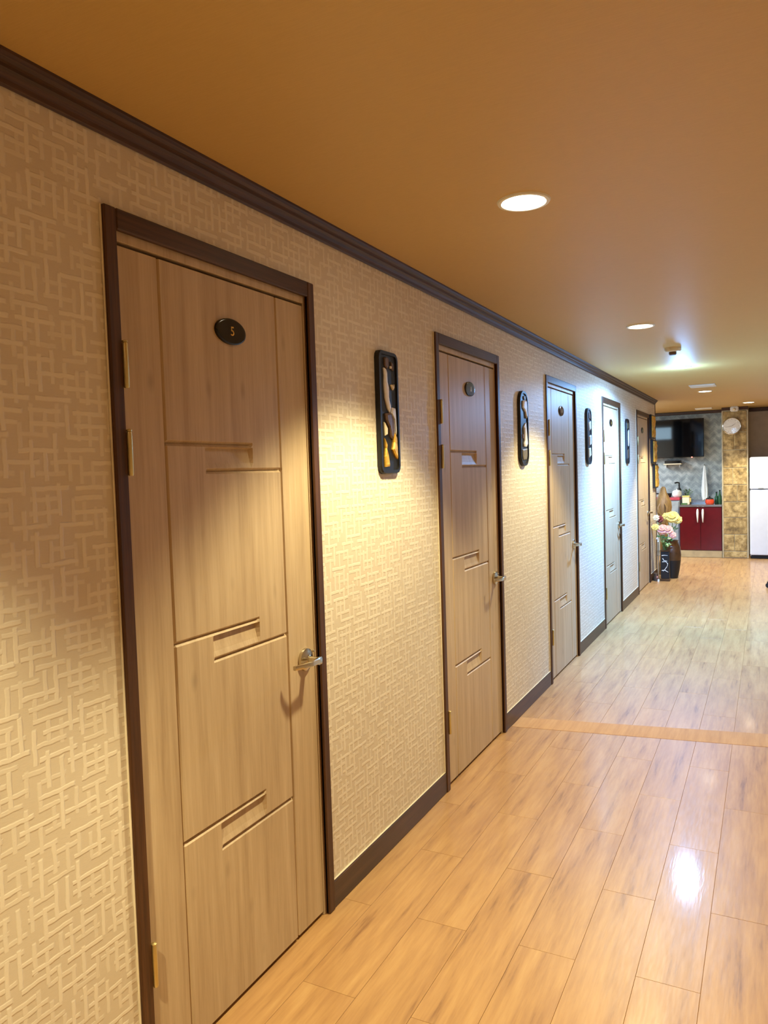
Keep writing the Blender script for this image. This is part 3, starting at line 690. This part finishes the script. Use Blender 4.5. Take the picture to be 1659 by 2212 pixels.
MT['pane_glow'] = emit('glowing_pane', (0.50, 0.78, 1.0), 5.0)  # unseen pane, invented to put a bright reflection in the television
r = empty('added_window_1', (-0.63, WALL_END+0.01, 1.93), 'invented glowing transom pane for the television to mirror', kind='structure')
box('pane', (-0.93, WALL_END+0.004, 1.955), (-0.34, WALL_END+0.010, 2.175), 'pane_glow', r)
for a, b in (((-0.96, 1.925), (-0.31, 1.955)), ((-0.96, 2.175), (-0.31, 2.205)), ((-0.96, 1.955), (-0.93, 2.175)), ((-0.34, 1.955), (-0.31, 2.175))):
    box('window_frame', (a[0], WALL_END, a[1]), (b[0], WALL_END+0.02, b[1]), 'white', r, 0.003)
# kitchen tube lamp (round the corner, unseen; cool light for the grey wall)
r = empty('kitchen_tube_lamp', (-1.35, 11.6, ZC), 'long white tube lamp on the kitchen ceiling', 'ceiling light')
box('housing', (-1.45, 10.95, ZC-0.03), (-1.25, 12.25, ZC), 'white', r, 0.006)
box('diffuser', (-1.43, 10.98, ZC-0.06), (-1.27, 12.22, ZC-0.03), 'lens_tube', r, 0.012, 2)
ld = bpy.data.lights.new('tube_light', 'AREA'); ld.shape = 'RECTANGLE'; ld.size = 0.16; ld.size_y = 1.2; ld.energy = P_KITCHEN; ld.color = (0.80, 0.92, 1.0)
lo = bpy.data.objects.new('tube_light', ld); C.objects.link(lo); lo.parent = r; lo.location = (0, 0, -0.07)

# ------------------------------------------------------------------ flowers and floor ornaments at the wall end
r = empty('glazed_floor_vase', (0.205, 10.30, 0), 'black glazed floor vase with a brown shoulder', 'vase')
bm = BM(); lathe(bm, [(0.070, 0), (0.078, 0.006), (0.100, 0.12), (0.112, 0.22), (0.114, 0.235)], (0.205, 10.30, 0), 2, 32); obj('lower_body', bm, 'lacquer', r, True)
bm = BM(); lathe(bm, [(0.114, 0.235), (0.118, 0.30), (0.110, 0.40), (0.085, 0.455), (0.080, 0.475), (0.088, 0.490), (0.078, 0.490), (0.072, 0.46)], (0.205, 10.30, 0), 2, 32); obj('shoulder', bm, 'clay', r, True)
r = empty('calligraphy_vase', (0.162, 10.02, 0), 'square black vase with white brush strokes on a brown foot', 'vase')
box('foot', (0.105, 9.965, 0), (0.219, 10.075, 0.03), 'clay', r, 0.004)
bm = BM(); bx(bm, (0.112, 9.972, 0.03), (0.212, 10.068, 0.375), 0.006, 2); obj('body', bm, 'lacquer', r)
bm = BM(); bx(bm, (0.108, 9.968, 0.375), (0.216, 10.072, 0.392), 0.003); obj('rim', bm, 'clay', r)
for pts in ([(0.125, 0.325), (0.16, 0.33), (0.195, 0.327)], [(0.135, 0.29), (0.15, 0.262), (0.19, 0.255)], [(0.13, 0.245), (0.17, 0.25), (0.195, 0.225), (0.19, 0.19)],
            [(0.185, 0.185), (0.165, 0.155), (0.14, 0.125)], [(0.125, 0.135), (0.16, 0.14), (0.2, 0.115)]):
    bm = BM(); tube(bm, [(x, 9.971, z) for x, z in pts], [0.005]+[0.0042]*(len(pts)-2)+[0.003], 6); obj('brush_stroke', bm, 'white', r, True)
r = empty('silver_cane', (0.10, 9.93, 0), 'slim silver cane leaning by the square vase', 'cane')
bm = BM(); tube(bm, [(0.088, 9.925, 0.004), (0.090, 9.93, 0.25), (0.086, 9.945, 0.50)], 0.0085, 10); obj('shaft', bm, 'steel', r, True)
bm = BM(); tube(bm, [(0.086, 9.945, 0.50), (0.086, 9.945, 0.53), (0.080, 9.925, 0.55), (0.080, 9.90, 0.545)], 0.011, 10); obj('grip', bm, 'white', r, True)
bm = BM(); lathe(bm, [(0.012, 0.0), (0.013, 0.02), (0.010, 0.03)], (0.088, 9.925, 0), 2, 12); obj('ferrule', bm, 'white', r, True)
r = empty('wooden_stump', (0.05, 9.99, 0), 'low brown root stump against the wall end', 'ornament')
bm = BM(); lathe(bm, [(0.040, 0), (0.044, 0.02), (0.034, 0.07), (0.038, 0.095)], (0.052, 10.01, 0), 2, 14, 0.9, 1.1); obj('stump_body', bm, 'brown_inlay', r, True)
bm = BM(); tube(bm, [(0.07, 10.0, 0.06), (0.085, 10.0, 0.16), (0.078, 10.01, 0.26)], [0.012, 0.010, 0.007], 8); obj('branch', bm, 'driftwood', r, True)
bm = BM(); ball(bm, (0.075, 9.968, 0.045), 0.017); obj('knob', bm, 'pink', r, True)
# carved driftwood figure
r = empty('driftwood_carving', (0.075, 10.62, 0), 'tall brown driftwood carving behind the flowers', 'ornament')
bm = BM(); n_ = 20; rings = []
for z, rad in ((0, 0.085), (0.03, 0.09), (0.2, 0.055), (0.45, 0.045), (0.68, 0.060), (0.80, 0.082), (0.90, 0.094), (0.98, 0.090), (1.05, 0.066), (1.10, 0.044), (1.15, 0.036), (1.175, 0.020)):
    rings.append([bm.verts.new((0.075+rad*(1+0.10*math.sin(3*t+9*z)+0.06*math.sin(7*t-5*z))*math.cos(t), 10.62+rad*(1+0.10*math.sin(3*t+9*z))*math.sin(t), z)) for t in [2*math.pi*i/n_ for i in range(n_)]])
for a, b in zip(rings, rings[1:]):
    for i in range(n_): bm.faces.new((a[i], a[(i+1) % n_], b[(i+1) % n_], b[i]))
bm.faces.new(list(reversed(rings[0]))); bm.faces.new(rings[-1]); obj('trunk', bm, 'driftwood', r, True)
for s in (-1, 1):
    bm = BM(); tube(bm, [(0.075+s*0.03, 10.53, 0.95), (0.075+s*0.055, 10.515, 0.90), (0.075+s*0.05, 10.51, 0.84), (0.075+s*0.02, 10.53, 0.80)], [0.008, 0.014, 0.016, 0.010], 8); obj('carved_fold', bm, 'driftwood', r, True)

FROT = Matrix.Rotation(math.radians(50), 3, 'X')
def flower(base, head, rad, mat, label, cat_group, petals=9):
    r = empty('flower', base, label, 'flower', cat_group)
    b, h = Vector(base), Vector(head); mid = (b+h)/2+Vector((0.01, -0.01, 0.02))
    bm = BM(); tube(bm, [b, mid, h], 0.004, 6); obj('stem', bm, 'leaf', r, True)
    bm = BM()
    for layer, (pr, tilt) in enumerate(((rad, -0.25), (rad, 0.3), (rad*0.86, 0.85))):
        for k in range(petals-2*layer):
            a = 2*math.pi*(k+0.5*layer)/(petals-2*layer)
            d = FROT @ Vector((math.cos(a)*math.cos(tilt), math.sin(a)*math.cos(tilt), math.sin(tilt))); s = FROT @ Vector((-math.sin(a), math.cos(a), 0)); u = d.cross(s)*-1
            wd = pr*0.48
            q = [h, h+d*pr*0.5+s*wd, h+d*pr+s*wd*0.5+u*pr*0.12, h+d*pr-s*wd*0.5+u*pr*0.12, h+d*pr*0.5-s*wd]
            c0 = h+d*pr*0.55-u*pr*0.14
            vs = [bm.verts.new(p) for p in q]; c = bm.verts.new(c0); c2 = bm.verts.new(c0-u*0.002)
            for j in range(5): bm.faces.new((vs[j], vs[(j+1) % 5], c))
            for j in range(5): bm.faces.new((vs[(j+1) % 5], vs[j], c2))
    obj('blossom', bm, mat, r, True)
    bm = BM(); ball(bm, h+FROT @ Vector((0, 0, rad*0.35)), rad*0.45, u=8, v=6); obj('centre', bm, mat, r, True)
    for s in (-1, 1):
        bm = BM(); c0 = mid; d = Vector((0.05*s, -0.02, 0.02)); w_ = Vector((0, 0.006, 0.012))
        vs = [bm.verts.new(p) for p in (c0, c0+d*0.5+w_, c0+d, c0+d*0.5-w_)]; t = bm.verts.new(c0+d*0.5+Vector((0, -0.005, 0.004)))
        for j in range(4): bm.faces.new((vs[j], vs[(j+1) % 4], t))
        obj('leaf', bm, 'leaf', r)
YB_ = (0.205, 10.29, 0.47)
flower(YB_, (0.235, 10.17, 0.800), 0.080, 'yellow', 'largest yellow flower, above the pink blossoms', 'yellow flowers in the floor vase', 11)
flower(YB_, (0.292, 10.20, 0.765), 0.058, 'yellow', 'yellow flower farthest right in the vase', 'yellow flowers in the floor vase')
flower(YB_, (0.165, 10.16, 0.812), 0.050, 'yellow', 'small yellow flower beneath the driftwood carving', 'yellow flowers in the floor vase')
flower((0.15, 10.02, 0.39), (0.052, 9.97, 0.685), 0.046, 'yellow', 'yellow flower farthest left, close to the last door', 'yellow flowers in the square vase')
flower((0.15, 10.02, 0.39), (0.062, 10.0, 0.80), 0.042, 'cream_inlay', 'cream flower at the last door, above the pink ones', 'pale flowers in the square vase')
flower((0.15, 10.02, 0.39), (0.098, 10.02, 0.785), 0.048, 'wine', 'dark wine-red flower beside the cream one', 'dark flowers in the square vase')
flower((0.165, 10.02, 0.39), (0.135, 9.99, 0.655), 0.068, 'pink', 'large pink flower in the middle of the square vase', 'pink flowers in the square vase', 11)
flower((0.165, 10.02, 0.39), (0.200, 9.99, 0.650), 0.060, 'pink', 'pink flower right of the large pink one', 'pink flowers in the square vase', 11)
flower((0.165, 10.02, 0.39), (0.252, 10.0, 0.585), 0.046, 'pink', 'drooping pink flower lowest on the right', 'pink flowers in the square vase')
r = empty('leaf_spray', (0.162, 10.02, 0.39), 'pale green leaf spray under the pink flowers', 'foliage')
for k in range(16):
    a = random.uniform(-2.6, -0.5); z = random.uniform(0.43, 0.62); rr = random.uniform(0.02, 0.085); ln = random.uniform(0.035, 0.06)
    c0 = Vector((0.162+rr*math.cos(a), 9.99+rr*math.sin(a)*0.6, z)); d = Vector((math.cos(a)*0.6, math.sin(a)*0.5, random.uniform(-0.7, 0.5))).normalized()*ln; s = Vector((-math.sin(a), math.cos(a), 0.3)).normalized()*ln*0.36
    bm = BM(); vs = [bm.verts.new(p) for p in (c0-d*0.3, c0+s, c0+d, c0-s)]; t = bm.verts.new(c0+d*0.3+Vector((0, -0.008, 0.006)))
    for j in range(4): bm.faces.new((vs[j], vs[(j+1) % 4], t))
    obj('leaf', bm, 'leaf_pale' if k % 3 else 'leaf', r)
    if k % 4 == 0:
        bm = BM(); tube(bm, [(0.162, 10.02, 0.385), (0.5*(0.162+c0.x), 0.5*(10.02+c0.y), 0.5*(0.40+z)), c0], 0.003, 5); obj('stem', bm, 'leaf', r)

# rolling stool: only one castor of its foot reaches into the frame
r = empty('rolling_stool', (1.585, 9.80, 0), 'black rolling stool whose castor shows at the right edge', 'stool')
sx, sy = 1.585, 9.80
for k in range(5):
    a = math.radians(190+72*k); ex, ey = sx+0.27*math.cos(a), sy+0.27*math.sin(a)
    bm = BM(); tube(bm, [(sx, sy, 0.13), (sx+0.14*math.cos(a), sy+0.14*math.sin(a), 0.115), (ex, ey, 0.075)], [0.020, 0.015, 0.011], 8); lg = obj('leg', bm, 'lacquer', r, True)
    bm = BM(); lathe(bm, [(0.012, -0.018), (0.027, -0.016), (0.027, 0.016), (0.012, 0.018)], (ex, ey, 0.0275), 1, 16); obj('castor', bm, 'rubber', lg, True)
    bm = BM(); bx(bm, (ex-0.012, ey-0.021, 0.035), (ex+0.012, ey+0.021, 0.072), 0.004); obj('castor_fork', bm, 'lacquer', lg)
bm = BM(); lathe(bm, [(0.030, 0.10), (0.030, 0.20), (0.018, 0.21), (0.018, 0.42), (0.05, 0.43)], (sx, sy, 0), 2, 18); obj('post', bm, 'steel', r, True)
bm = BM(); lathe(bm, [(0.150, 0.43), (0.165, 0.445), (0.165, 0.485), (0.14, 0.50), (0.02, 0.505)], (sx, sy, 0), 2, 32); obj('seat', bm, 'lacquer', r, True)
